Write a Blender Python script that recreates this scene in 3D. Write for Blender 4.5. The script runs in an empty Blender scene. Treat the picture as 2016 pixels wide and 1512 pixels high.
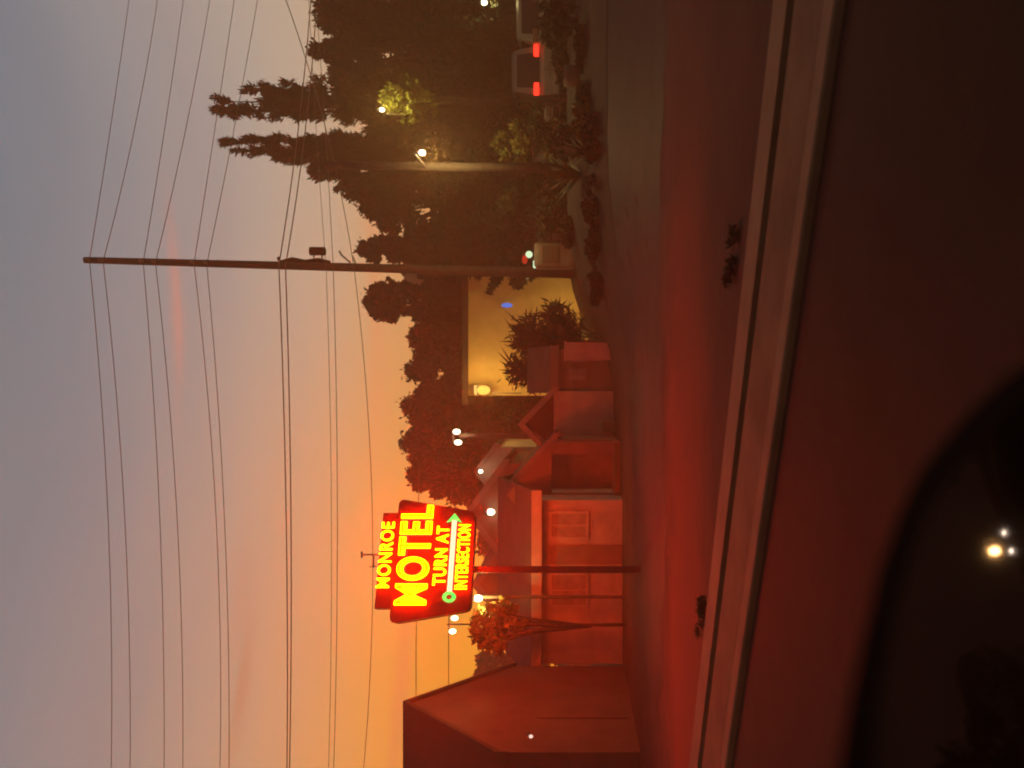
import bpy, bmesh, math, random
import numpy as np
from mathutils import Vector, Matrix

random.seed(7)
RNG = np.random.default_rng(7)
sc = bpy.context.scene
F, U0, V0, EYE = 1500.0, 756.0, 1120.0, 1.4      # focal (px of the 1512x2016 upright frame), horizon


def P(u, v, Y):
    """point at depth Y seen at upright photo position u, v"""
    return Vector(((u - U0) / F * Y, Y, EYE + (V0 - v) / F * Y))


# ------------------------------------------------------------------ camera
cd = bpy.data.cameras.new('camera')
cam = bpy.data.objects.new('camera', cd)
sc.collection.objects.link(cam)
# the phone is held on its side: picture left is up in the world
cam.matrix_world = Matrix(((0, 1, 0, 0), (0, 0, -1, 0), (-1, 0, 0, EYE), (0, 0, 0, 1)))
cd.sensor_width = 36
cd.lens = F / 2016 * 36
cd.shift_x = -112 / 2016
cd.clip_start, cd.clip_end = 0.02, 3000
cd.dof.use_dof = True
cd.dof.focus_distance = 24
cd.dof.aperture_fstop = 1.5
sc.camera = cam
sc.view_settings.view_transform = 'Standard'
sc.view_settings.look = 'None'
sc.view_settings.exposure = 0
sc.view_settings.gamma = 1
sc.cycles.use_denoising = True
sc.cycles.filter_width = 2.0
sc.cycles.max_bounces = 6
sc.cycles.volume_bounces = 1
sc.cycles.sample_clamp_indirect = 4
sc.cycles.volume_step_rate = 1


# ------------------------------------------------------------------ node helpers
class NT:
    def __init__(s, tree):
        s.t = tree; s.n = tree.nodes; s.l = tree.links

    def add(s, kind, **kw):
        n = s.n.new(kind)
        for k, v in kw.items(): setattr(n, k, v)
        return n

    def put(s, sock, v):
        if hasattr(v, 'is_linked') or isinstance(v, bpy.types.NodeSocket): s.l.new(v, sock)
        else: sock.default_value = v

    def math(s, op, a, b=0.0, c=0.0, clamp=False):
        n = s.add('ShaderNodeMath', operation=op, use_clamp=clamp)
        s.put(n.inputs[0], a); s.put(n.inputs[1], b)
        if len(n.inputs) > 2: s.put(n.inputs[2], c)
        return n.outputs[0]

    def mix(s, f, a, b, blend='MIX'):
        n = s.add('ShaderNodeMix', data_type='RGBA', blend_type=blend)
        s.put(n.inputs[0], f); s.put(n.inputs[6], a); s.put(n.inputs[7], b)
        return n.outputs[2]

    def ramp(s, f, stops, interp='LINEAR'):
        n = s.add('ShaderNodeValToRGB'); r = n.color_ramp; r.interpolation = interp
        while len(r.elements) < len(stops): r.elements.new(0.5)
        for e, (p, c) in zip(r.elements, stops):
            e.position = p; e.color = tuple(c) + (1,)
        s.l.new(f, n.inputs[0])
        return n.outputs[0]

    def noise(s, vec, scale, detail=3, rough=.55):
        n = s.add('ShaderNodeTexNoise'); n.inputs['Scale'].default_value = scale
        n.inputs['Detail'].default_value = detail; n.inputs['Roughness'].default_value = rough
        s.l.new(vec, n.inputs['Vector'])
        return n.outputs['Fac']


def lin(r, g, b):
    return tuple(((c / 255) / 12.92 if c <= 10 else ((c / 255 + .055) / 1.055) ** 2.4) for c in (r, g, b))


# ------------------------------------------------------------------ sky
SUN_AZ = math.radians(-44)                        # sunset lies left of the picture's middle
SUN_EL = math.radians(-1.5)
w = bpy.data.worlds.new('World'); sc.world = w; w.use_nodes = True
T = NT(w.node_tree); T.n.clear()
tc = T.add('ShaderNodeTexCoord')
sx = T.add('ShaderNodeSeparateXYZ'); T.l.new(tc.outputs['Generated'], sx.inputs[0])
X, Y, Z = sx.outputs
hor = T.math('SQRT', T.math('ADD', T.math('MULTIPLY', X, X), T.math('MULTIPLY', Y, Y)))
tan_el = T.math('DIVIDE', Z, T.math('MAXIMUM', hor, .001))            # 0 horizon ... .75 top of the frame
az = T.math('ARCTAN2', X, Y)
# thin layered streaks that follow the horizon
cv = T.add('ShaderNodeCombineXYZ')
T.put(cv.inputs[0], T.math('MULTIPLY', az, 1.3)); T.put(cv.inputs[1], T.math('MULTIPLY', tan_el, 16.0))
streak = T.noise(cv.outputs[0], 2.2, 4, .6)
cv2 = T.add('ShaderNodeCombineXYZ')
T.put(cv2.inputs[0], T.math('MULTIPLY', az, 1.0)); T.put(cv2.inputs[1], T.math('MULTIPLY', tan_el, 3.0)); cv2.inputs[2].default_value = 4.4
broad = T.noise(cv2.outputs[0], 2.0, 2, .5)
el = T.math('ADD', tan_el, T.math('MULTIPLY', T.math('SUBTRACT', streak, .5), .035))
el = T.math('ADD', el, T.math('MULTIPLY', T.math('SUBTRACT', broad, .5), .10))
f = T.math('DIVIDE', el, .80, clamp=True)
SKY_L = [(0.0, (255, 172, 8)), (.14, (255, 176, 30)), (.25, (254, 168, 58)), (.33, (242, 166, 82)), (.42, (222, 162, 110)),
         (.55, (190, 158, 134)), (.70, (150, 140, 136)), (.84, (130, 132, 136)), (.93, (124, 128, 132)), (1., (124, 122, 126))]
SKY_R = [(0.0, (236, 176, 100)), (.2, (226, 170, 108)), (.31, (212, 178, 134)), (.40, (198, 180, 156)), (.5, (180, 172, 160)),
         (.60, (158, 155, 154)), (.70, (140, 146, 150)), (.82, (116, 130, 140)), (.9, (106, 125, 136)), (.96, (112, 124, 132)), (1., (122, 124, 126))]
SKY_E = [(0.0, (52, 46, 48)), (.4, (56, 54, 60)), (1., (74, 74, 84))]
cl = T.ramp(f, [(p, lin(*c)) for p, c in SKY_L])
cr = T.ramp(f, [(p, lin(*c)) for p, c in SKY_R])
ce = T.ramp(f, [(p, lin(*c)) for p, c in SKY_E])
mr = T.add('ShaderNodeMapRange', interpolation_type='SMOOTHSTEP')
T.put(mr.inputs[0], az); mr.inputs[1].default_value = -.46; mr.inputs[2].default_value = .42
c = T.mix(mr.outputs[0], cl, cr)
md = T.add('ShaderNodeMapRange', interpolation_type='SMOOTHSTEP')          # towards the east the sky is dark
T.put(md.inputs[0], Y); md.inputs[1].default_value = .45; md.inputs[2].default_value = -.35
c = T.mix(md.outputs[0], c, ce)


def streak_cloud(az0, saz, t0, st, col, amt):
    global c
    wob = T.math('ADD', tan_el, T.math('MULTIPLY', T.math('SUBTRACT', streak, .5), .02))
    a = T.math('POWER', T.math('DIVIDE', T.math('SUBTRACT', az, az0), saz), 2.0)
    a = T.math('ADD', a, T.math('POWER', T.math('DIVIDE', T.math('SUBTRACT', wob, t0), st), 2.0))
    g = T.math('MULTIPLY', T.math('EXPONENT', T.math('MULTIPLY', a, -1.0)), amt)
    c = T.mix(g, c, lin(*col) + (1,))


def elv(v): return (V0 - v) / F


streak_cloud(.10, .11, elv(352), .008, (226, 140, 118), .5)
streak_cloud(-.38, .08, elv(522), .008, (190, 122, 84), .45)
streak_cloud(-.28, .07, elv(500), .012, (206, 140, 110), .3)
streak_cloud(.12, .2, elv(742), .012, (250, 150, 100), .4)
streak_cloud(-.40, .16, elv(815), .010, (236, 136, 92), .55)
mz = T.add('ShaderNodeMapRange', interpolation_type='SMOOTHSTEP')          # overhead it is already night
T.put(mz.inputs[0], Z); mz.inputs[1].default_value = .60; mz.inputs[2].default_value = .85
c = T.mix(mz.outputs[0], c, lin(56, 50, 54) + (1,))
bg = T.add('ShaderNodeBackground'); T.l.new(c, bg.inputs[0]); lowglow = T.math('POWER', T.math('SUBTRACT', 1.0, T.math('DIVIDE', tan_el, .5, clamp=True)), 2.0)
T.l.new(T.math('ADD', 1.14, T.math('MULTIPLY', lowglow, 1.25)), bg.inputs[1])        # brightest along the horizon
ns = T.add('ShaderNodeTexSky', sky_type='NISHITA', sun_disc=False)
ns.sun_elevation = SUN_EL; ns.sun_rotation = SUN_AZ; ns.dust_density = 2.0
bg2 = T.add('ShaderNodeBackground'); T.l.new(ns.outputs[0], bg2.inputs[0]); bg2.inputs[1].default_value = .05
ad = T.add('ShaderNodeAddShader'); T.l.new(bg.outputs[0], ad.inputs[0]); T.l.new(bg2.outputs[0], ad.inputs[1])
wo = T.add('ShaderNodeOutputWorld'); T.l.new(ad.outputs[0], wo.inputs[0])


# ------------------------------------------------------------------ materials
def mat(name, col, rough=.8, var=.25, scale=3., bump=0., metal=0., spec=.3, col2=None, coord='Object', emit=None, estr=0.):
    m = bpy.data.materials.new(name); m.use_nodes = True
    t = NT(m.node_tree); b = t.n['Principled BSDF']
    b.inputs['Roughness'].default_value = rough; b.inputs['Metallic'].default_value = metal
    b.inputs['Specular IOR Level'].default_value = spec
    tcn = t.add('ShaderNodeTexCoord')
    nz = t.noise(tcn.outputs[coord], scale, 5, .6)
    c2 = col2 if col2 else tuple(x * (1 - var) for x in col)
    c1 = tuple(x * (1 + var * .6) for x in col)
    t.l.new(t.ramp(nz, [(.32, c2), (.68, c1)]), b.inputs['Base Color'])
    if bump:
        bp = t.add('ShaderNodeBump'); bp.inputs['Strength'].default_value = bump; bp.inputs['Distance'].default_value = .02
        t.l.new(t.noise(tcn.outputs[coord], scale * 8, 4, .6), bp.inputs['Height']); t.l.new(bp.outputs[0], b.inputs['Normal'])
    if emit:
        b.inputs['Emission Color'].default_value = tuple(emit) + (1,); b.inputs['Emission Strength'].default_value = estr
    return m


def glow(name, col, s):
    m = bpy.data.materials.new(name); m.use_nodes = True
    t = NT(m.node_tree); t.n.clear()
    e = t.add('ShaderNodeEmission'); e.inputs[0].default_value = tuple(col) + (1,); e.inputs[1].default_value = s
    o = t.add('ShaderNodeOutputMaterial'); t.l.new(e.outputs[0], o.inputs[0])
    return m


def banded(name, col, period, depth, axis=2, rough=.8):
    """siding / shingle courses: a wave along one object axis drives bump and a slight tone change"""
    m = mat(name, col, rough, .2, 2.0)
    t = NT(m.node_tree); b = t.n['Principled BSDF']
    tcn = [n for n in t.n if n.type == 'TEX_COORD'][0]
    wv = t.add('ShaderNodeTexWave', wave_type='BANDS', bands_direction='XYZ'[axis], wave_profile='SAW')
    wv.inputs['Scale'].default_value = 6.283 / (20 * period) * 3.18 * 1.0
    wv.inputs['Distortion'].default_value = .15
    t.l.new(tcn.outputs['Object'], wv.inputs[0])
    bp = t.add('ShaderNodeBump'); bp.inputs['Strength'].default_value = .8; bp.inputs['Distance'].default_value = depth
    t.l.new(wv.outputs['Fac'], bp.inputs['Height']); t.l.new(bp.outputs[0], b.inputs['Normal'])
    return m


M = dict(
    asphalt=mat('asphalt', (.042, .033, .027), .7, .35, .9, .4, spec=.15),
    road=mat('road_asphalt', (.042, .030, .022), .8, .3, .6, .4, spec=.1),
    concrete=mat('concrete', (.20, .17, .095), .8, .25, 1.6, .3),
    concrete_dark=mat('old_concrete', (.155, .13, .07), .85, .3, 1.6, .3),
    dirt=mat('dry_ground', (.06, .042, .028), .95, .4, .5, .6),
    mulch=mat('red_mulch', (.20, .075, .045), .95, .4, 1.4, .8),
    grass=mat('dark_grass', (.045, .042, .028), .95, .4, .9, .7),
    hill=mat('wooded_slope', (.03, .032, .022), 1., .4, .15, .6),
    leaf=mat('leaf_dark', (.045, .055, .028), .7, .5, .7, 0),
    leaf2=mat('leaf_olive', (.07, .075, .03), .7, .45, .9, 0),
    leaf3=mat('leaf_lamplit', (.20, .19, .04), .65, .4, 1.2, 0),  # brighter, yellower leaf colour carries part of the lamplight
    needle=mat('needle', (.035, .042, .03), .8, .5, .8, 0),
    bark=mat('bark', (.075, .055, .04), .95, .4, 4, .6),
    pole=mat('weathered_pole', (.11, .085, .062), .9, .35, 5, .4),
    pole_dark=mat('creosoted_pole', (.085, .062, .05), .9, .35, 5, .4),
    wire=mat('wire', (.2, .15, .13), .6, .1),
    steel=mat('galvanised_steel', (.3, .3, .3), .5, .15, 6, 0, .6),
    black=mat('black_plastic', (.022, .012, .009), .85, .2, 20, .05, spec=.08),
    white_wall=banded('white_siding', (.50, .44, .38), .16, .012),
    pink_wall=mat('pink_stucco', (.20, .135, .11), .9, .15, 3, .3),
    tan_wall=banded('tan_siding', (.46, .44, .38), .16, .012),
    brown_wall=banded('brown_siding', (.11, .08, .062), .2, .012),
    yellow_wall=mat('yellow_stucco', (.62, .46, .20), .9, .1, 2, .3),
    dim_wall=banded('ochre_siding', (.16, .12, .06), .2, .012),
    roof=banded('brown_shingles', (.05, .037, .032), .18, .015, 2),
    roof_red=banded('reddish_shingles', (.11, .065, .055), .18, .015, 2),
    trim=mat('painted_trim', (.24, .20, .175), .6, .1),
    glass=mat('dark_glass', (.035, .03, .03), .12, .1, 2, 0, 0, .5),
    curtain=mat('curtained_glass', (.30, .25, .21), .35, .3, 3.),
    door=mat('painted_door', (.22, .13, .095), .6, .2),
    sign_face=mat('red_enamel', (.040, .005, .004), .45, .12, 2, .05, spec=.4),
    sign_edge=mat('red_sheet_metal', (.20, .05, .035), .5, .2, 2, .05),
    car_white=mat('white_car_paint', (.30, .28, .25), .35, .04, 2, 0, 0, .5),
    car_dark=mat('dark_car_paint', (.02, .02, .024), .3, .1, 2, 0, .2, .5),
    tyre=mat('tyre_rubber', (.02, .02, .02), .9, .2),
    rim=mat('wheel_rim', (.4, .4, .4), .4, .1, 5, 0, .8),
    tan_metal=mat('tan_cabinet_metal', (.22, .18, .11), .6, .2, 4, .1),
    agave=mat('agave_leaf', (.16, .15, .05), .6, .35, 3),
)
G = dict(
    neon=glow('neon_yellow', (190., 3.4, .004), 1.), neon_back=glow('neon_yellow_rear', (85., 4.0, .004), 1.),
    neon_red=glow('neon_red', (24.0, .05, .02), 1.),
    arrow_green=glow('neon_green', (.10, 1.0, .12), 1.3),
    arrow_mint=glow('neon_mint', (.95, 1.0, .50), 1.3),
    bulb=glow('lamp_bulb', (1, .86, .5), 14.),
    bulb_small=glow('small_bulb', (1, .84, .52), 6.),
    bulb_yellow=glow('yellow_diffuser', (1, .58, .09), 1.6),
    tail=glow('tail_lamp_lit', (1, .025, .012), 3.2),
    head=glow('headlight_lit', (1, .95, .8), 160.),
    head_warm=glow('warm_headlight_lit', (1, .62, .22), 200.),
    blue=glow('blue_sign_lit', (.10, .26, .95), .75),
    green=glow('pale_green_lamp', (.75, 1, .6), 1.1),
    red_small=glow('red_lamp', (.8, .05, .02), .6),
)


# ------------------------------------------------------------------ mesh helpers
class MB:
    def __init__(s): s.v, s.f = [], []

    def poly(s, pts):
        k = len(s.v); s.v += [tuple(p) for p in pts]; s.f.append(tuple(range(k, k + len(pts)))); return s

    def box(s, a, b):
        (x0, y0, z0), (x1, y1, z1) = a, b
        k = len(s.v)
        s.v += [(x0, y0, z0), (x1, y0, z0), (x1, y1, z0), (x0, y1, z0), (x0, y0, z1), (x1, y0, z1), (x1, y1, z1), (x0, y1, z1)]
        for q in ((3, 2, 1, 0), (4, 5, 6, 7), (0, 1, 5, 4), (1, 2, 6, 5), (2, 3, 7, 6), (3, 0, 4, 7)):
            s.f.append(tuple(k + i for i in q))
        return s

    def prism(s, pts, off):
        """extrude a planar outline by vector off"""
        off = Vector(off); n = len(pts); k = len(s.v)
        s.v += [tuple(p) for p in pts] + [tuple(Vector(p) + off) for p in pts]
        s.f.append(tuple(range(k + n - 1, k - 1, -1))); s.f.append(tuple(range(k + n, k + 2 * n)))
        for i in range(n):
            j = (i + 1) % n
            s.f.append((k + i, k + j, k + n + j, k + n + i))
        return s

    def tube(s, pts, rad, n=8, cap=True):
        pts = [Vector(p) for p in pts]
        if not isinstance(rad, (list, tuple)): rad = [rad] * len(pts)
        k = len(s.v)
        for i, p in enumerate(pts):
            d = (pts[min(i + 1, len(pts) - 1)] - pts[max(i - 1, 0)]).normalized()
            a = d.orthogonal().normalized() if abs(d.z) < .9 else d.cross(Vector((0, 1, 0))).normalized()
            if abs(d.z) < .9: a = d.cross(Vector((0, 0, 1))).normalized()
            b = d.cross(a)
            for j in range(n):
                t = 2 * math.pi * j / n
                s.v.append(tuple(p + (a * math.cos(t) + b * math.sin(t)) * rad[i]))
        for i in range(len(pts) - 1):
            for j in range(n):
                q = (j + 1) % n
                s.f.append((k + i * n + j, k + i * n + q, k + (i + 1) * n + q, k + (i + 1) * n + j))
        if cap:
            s.f.append(tuple(k + j for j in range(n - 1, -1, -1)))
            s.f.append(tuple(k + (len(pts) - 1) * n + j for j in range(n)))
        return s

    def ball(s, c, r, n=12, sc3=(1, 1, 1)):
        k = len(s.v); m = n // 2
        for i in range(m + 1):
            t = math.pi * i / m
            for j in range(n):
                a = 2 * math.pi * j / n
                s.v.append((c[0] + r * sc3[0] * math.sin(t) * math.cos(a), c[1] + r * sc3[1] * math.sin(t) * math.sin(a), c[2] + r * sc3[2] * math.cos(t)))
        for i in range(m):
            for j in range(n):
                q = (j + 1) % n
                s.f.append((k + i * n + j, k + (i + 1) * n + j, k + (i + 1) * n + q, k + i * n + q))
        return s

    def build(s, name, material, parent=None, smooth=False, bevel=0., local=None):
        me = bpy.data.meshes.new(name); v = s.v
        if local is not None: v = [tuple(Vector(p) - Vector(local)) for p in v]
        me.from_pydata(v, [], s.f); me.update()
        bm = bmesh.new(); bm.from_mesh(me)
        bmesh.ops.remove_doubles(bm, verts=bm.verts, dist=1e-5)
        bmesh.ops.recalc_face_normals(bm, faces=bm.faces)
        bm.to_mesh(me); bm.free()
        if smooth: me.polygons.foreach_set('use_smooth', [True] * len(me.polygons))
        me.materials.append(material)
        o = bpy.data.objects.new(name, me); sc.collection.objects.link(o)
        if local is not None and parent is None: o.location = local
        if parent: o.parent = parent
        if bevel:
            b = o.modifiers.new('bevel', 'BEVEL'); b.width = bevel; b.segments = 3; b.limit_method = 'ANGLE'
        return o


def tag(o, label=None, cat=None, group=None, kind=None):
    if label: o['label'] = label
    if cat: o['category'] = cat
    if group: o['group'] = group
    if kind: o['kind'] = kind
    return o


def empty(name, loc, label=None, cat=None, group=None, rz=0.):
    o = bpy.data.objects.new(name, None); sc.collection.objects.link(o)
    o.location = loc; o.rotation_euler.z = rz; o.empty_display_size = .2
    return tag(o, label, cat, group)


def copy_thing(root):
    r = root.copy(); sc.collection.objects.link(r)
    def kids(a, b):
        for ch in [x for x in ALL() if x.parent == a]:
            c2 = ch.copy(); sc.collection.objects.link(c2); c2.parent = b; kids(ch, c2)
    kids(root, r)
    return r


def ALL(): return list(sc.collection.objects)


def lamp(name, loc, power, col, radius=.08, parent=None, spot=None, aim=None):
    ld = bpy.data.lights.new(name, 'SPOT' if spot else 'POINT'); ld.energy = power; ld.color = col; ld.shadow_soft_size = radius
    if spot: ld.spot_size = spot; ld.spot_blend = .8
    o = bpy.data.objects.new(name, ld); sc.collection.objects.link(o); o.location = loc
    if aim is not None: o.rotation_euler = (Vector(aim) - Vector(loc)).to_track_quat('-Z', 'Y').to_euler()
    if parent: o.parent = parent
    return o


# ------------------------------------------------------------------ sun (just under the treetops, behind the houses)
sl = bpy.data.lights.new('sun', 'SUN'); sl.energy = .02; sl.angle = math.radians(6); sl.color = (1, .55, .25)
so = bpy.data.objects.new('sun', sl); sc.collection.objects.link(so)
sd = Vector((math.sin(SUN_AZ), math.cos(SUN_AZ), math.sin(math.radians(2))))
so.rotation_euler = sd.to_track_quat('Z', 'Y').to_euler(); so.location = (0, 0, 30)


# ------------------------------------------------------------------ ground
def S(t): t = max(0., min(1., t)); return t * t * (3 - 2 * t)


def gz(x, y):
    return 1.45 * S((x + .5) / 6) * S((y - 12) / 12) + .9 * S((x + 6) / 10) * S((y - 34) / 30)


def sheet(name, xs, ys, dz, material, jitter=0.):
    vs = [(x, y, gz(x, y) + dz) for y in ys for x in xs]
    n = len(xs)
    fs = [(j * n + i, j * n + i + 1, (j + 1) * n + i + 1, (j + 1) * n + i) for j in range(len(ys) - 1) for i in range(n - 1)]
    me = bpy.data.meshes.new(name); me.from_pydata(vs, [], fs); me.update(); me.materials.append(material)
    me.polygons.foreach_set('use_smooth', [True] * len(me.polygons))
    o = bpy.data.objects.new(name, me); sc.collection.objects.link(o)
    return tag(o, kind='structure')


def fr(a, b, st): return [a + st * i for i in range(int(round((b - a) / st)) + 1)]


gx = [-150, -110, -70, -45] + fr(-30, 40, 1.) + [55, 80, 110, 150]
gy = [-150, -90, -45, -25, -12] + fr(-6, 60, 1.) + [70, 85, 110, 140, 170]
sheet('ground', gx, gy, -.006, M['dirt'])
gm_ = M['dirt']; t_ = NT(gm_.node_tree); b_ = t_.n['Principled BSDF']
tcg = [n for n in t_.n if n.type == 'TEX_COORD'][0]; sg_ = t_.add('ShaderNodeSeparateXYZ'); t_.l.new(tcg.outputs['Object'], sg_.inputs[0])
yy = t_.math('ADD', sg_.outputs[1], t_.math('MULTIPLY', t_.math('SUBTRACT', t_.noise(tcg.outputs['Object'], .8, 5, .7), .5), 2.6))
bark = t_.ramp(t_.math('DIVIDE', yy, 20., clamp=True), [(.36, (0, 0, 0)), (.42, (1, 1, 1)), (.50, (1, 1, 1)), (.57, (0, 0, 0))])  # reddish ground band with the sign's red glow painted into its colour
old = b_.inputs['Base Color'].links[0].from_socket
glow_fade = t_.add('ShaderNodeMapRange', interpolation_type='SMOOTHSTEP'); t_.put(glow_fade.inputs[0], t_.math('ADD', sg_.outputs[0], t_.math('MULTIPLY', t_.math('SUBTRACT', yy, sg_.outputs[1]), 2.0)))
glow_fade.inputs[1].default_value = 4.5; glow_fade.inputs[2].default_value = -1.5; glow_fade.inputs[3].default_value = .12
bark = t_.math('MULTIPLY', bark, glow_fade.outputs[0])           # the painted red glow weakens towards the right
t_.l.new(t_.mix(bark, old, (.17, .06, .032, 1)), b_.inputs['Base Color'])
lot = sheet('parking_lot', fr(-30, 40, .5), [11.4] + fr(12, 17, 1.), -.003, M['asphalt'])
for v_ in lot.data.vertices:
    if v_.co.y < 11.5: v_.co.y += random.uniform(-.35, .35) + .3 * math.sin(v_.co.x * .9)
sheet('grass_bank', fr(3, 40, 1.), fr(17, 24, 1.), .010, M['grass'])
DR = Vector((-.889, .458, 0)).normalized(); NR = Vector((DR.y * 1., -DR.x, 0)).normalized()   # along the road / away from us


def rd(s, n, z=0.): return DR * s + NR * n + Vector((0, 0, z))


def strip(name, n0, n1, z0, z1, material, s0=-60, s1=120, bevel=0.):
    m = MB()
    a, b, c2, d = rd(s0, n0, z0), rd(s1, n0, z0), rd(s1, n1, z0), rd(s0, n1, z0)
    if z1 <= z0: m.poly([rd(s0, n0, z1), rd(s1, n0, z1), rd(s1, n1, z1), rd(s0, n1, z1)])
    else: m.prism([a, b, c2, d], (0, 0, z1 - z0))
    return tag(m.build(name, material, bevel=bevel), kind='structure')


strip('road', -9.0, 4.319, .0, .0, M['road'], -130, 130)
strip('kerb', 4.32, 4.52, -.05, .055, M['concrete'], bevel=.02)
strip('sidewalk', 4.524, 5.10, -.05, .05, M['concrete_dark'])
strip('sidewalk_edging', 5.30, 5.66, -.05, .045, M['concrete'])

# ------------------------------------------------------------------ far wooded slope
hv, hf = [], []
hx = [-148 + 6 * i for i in range(50)]
for j, yy in enumerate((62, 72, 86, 110, 150)):
    for x in hx:
        prof = S((x + 34) / 40)
        h = (0, 6, 14, 18, 14)[j] * (.12 + .88 * prof) * (1 + .25 * math.sin(x * .13) + .12 * math.sin(x * .41 + j))
        hv.append((x, yy + 5 * math.sin(x * .07), h - (.3 if j == 0 else 0) + gz(min(x, 39), 62) * .9))
nh = len(hx)
for j in range(4):
    for i in range(nh - 1): hf.append((j * nh + i, j * nh + i + 1, (j + 1) * nh + i + 1, (j + 1) * nh + i))
me = bpy.data.meshes.new('hill'); me.from_pydata(hv, [], hf); me.update(); me.materials.append(M['hill'])
o = bpy.data.objects.new('hill', me); sc.collection.objects.link(o); tag(o, kind='structure')


# ------------------------------------------------------------------ foliage
def leaf_mesh(name, centres, radii, n, size, up=0., squash=1., rng=RNG, aspect=.45):
    """n leaf-sized quads scattered in clumps; up>0 makes them point upward/outward like sprays"""
    centres = np.array(centres); radii = np.array(radii)
    wgt = radii ** 1.7; idx = rng.choice(len(centres), n, p=wgt / wgt.sum())
    d = rng.normal(size=(n, 3)); d /= np.linalg.norm(d, axis=1)[:, None]
    r = rng.random(n) ** .45 * np.where(rng.random(n) < .16, 1.0 + .55 * rng.random(n), 1.)
    pos = centres[idx] + d * (radii[idx] * r)[:, None] * np.array([1, 1, squash])
    ax = d * .7 + rng.normal(size=(n, 3)) * .6 + np.array([0, 0, up])
    ax /= np.linalg.norm(ax, axis=1)[:, None]
    b = np.cross(ax, rng.normal(size=(n, 3))); b /= np.linalg.norm(b, axis=1)[:, None] + 1e-9
    s = size * (.6 + .8 * rng.random(n))
    A = ax * s[:, None]; B = b * (s * aspect)[:, None]
    V = np.empty((n, 4, 3)); V[:, 0] = pos - A * .5; V[:, 1] = pos + B * .5; V[:, 2] = pos + A * .5; V[:, 3] = pos - B * .5
    me = bpy.data.meshes.new(name)
    me.vertices.add(4 * n); me.vertices.foreach_set('co', V.astype(np.float32).ravel())
    me.loops.add(4 * n); me.loops.foreach_set('vertex_index', np.arange(4 * n, dtype=np.int32))
    me.polygons.add(n); me.polygons.foreach_set('loop_start', np.arange(0, 4 * n, 4, dtype=np.int32))
    me.update(calc_edges=True); me.validate()
    return me


def add_part(name, me, material, parent):
    me.materials.append(material)
    o = bpy.data.objects.new(name, me); sc.collection.objects.link(o); o.parent = parent
    return o


def clumps_broad(h, r, base, rng, n=64):
    cs, rs = [], []
    for _ in range(n):
        t = rng.random() ** .8                                     # height fraction in the crown
        prof = math.sin(math.pi * min(1, .12 + .80 * t)) ** .7
        a = rng.random() * 6.283; q = (rng.random() ** .5) * r * prof * .85
        cs.append((q * math.cos(a), q * math.sin(a), base + t * (h - base) * .93)); rs.append(r * (.10 + .2 * rng.random() ** 1.6))
    for _ in range(26):                                            # loose sprays that break the outline
        a = rng.random() * 6.283; t = .40 + .6 * rng.random(); pr = r * math.sin(math.pi * min(1, .12 + .8 * t)) ** .7
        up = .25 + .5 * rng.random()
        for k in range(4):
            q = pr * (.72 + .12 * k)
            cs.append((q * math.cos(a), q * math.sin(a), base + t * (h - base) * .92 + k * r * .09 * up)); rs.append(r * (.10 - .018 * k))
    cs.append((0, 0, h - r * .30)); rs.append(r * .26)
    return cs, rs


def broad_tree(name, loc, h, r, label, material, leaves=5200, size=.34, base=.18, group='trees behind the lots', cat='tree', seed=0, stout=1.):
    rng = np.random.default_rng(seed)
    t = empty(name, loc, label, cat, group)
    cs, rs = clumps_broad(h, r, h * base, rng)
    m = MB(); lean = (rng.random() - .5) * .4
    m.tube([(0, 0, -.3), (lean * .3, 0, h * .25), (lean, .1, h * .55), (lean * .6, .1, h * .86)], [(h * .028 + .06) * stout, (h * .024 + .03) * stout, (h * .014 + .02) * stout, .02], 7)
    for i in rng.choice(len(cs) - 1, 9, replace=False):
        z0 = h * (.22 + .35 * rng.random()); c0 = cs[i]
        if c0[2] < z0: z0 = c0[2] * .7
        m.tube([(lean * .6, 0, z0), ((c0[0] + lean) * .5, c0[1] * .5, (z0 + c0[2]) * .5 + .2), c0], [h * .011 + .015, h * .006 + .012, .012], 5)
    m.build('trunk', M['bark'], t, smooth=True)
    add_part('crown', leaf_mesh('crown', cs, rs, leaves, size, .15, 1., rng), material, t)
    return t


def spire_tree(name, loc, h, r, label, stems, leaves=5200, size=.42, group='trees behind the lots', seed=0):
    """tall narrow tree: several upright plumes of foliage"""
    rng = np.random.default_rng(seed)
    t = empty(name, loc, label, 'tree', group); m = MB(); cs, rs = [], []
    for (ox, hh, rr) in stems:
        m.tube([(ox * .5, 0, -.3), (ox * .8, 0, h * .3), (ox, 0, hh * .97)], [.16, .11, .02], 6)
        for k in range(70):
            q = rng.random() ** .8; z = hh * (.10 + .9 * q)
            wd = rr * (1.05 - q) ** .62 + .06
            a = rng.random() * 6.283; e = wd * rng.random() ** .6 * .9
            cs.append((ox + e * math.cos(a), e * math.sin(a), z)); rs.append(.10 + wd * .24)
            if k % 4 == 0: m.tube([(ox, 0, z - .7), (ox + e * math.cos(a), e * math.sin(a), z)], [.03, .01], 4)
    m.build('trunk', M['bark'], t, smooth=True)
    add_part('crown', leaf_mesh('crown', cs, rs, leaves, size, .9, 1.7, rng, .2), M['needle'], t)
    return t


def on_ground(u, Y): x = (u - U0) / F * Y; return Vector((x, Y, gz(x, Y) - .02))


def ztop(v, Y): return EYE + (V0 - v) / F * Y


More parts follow.
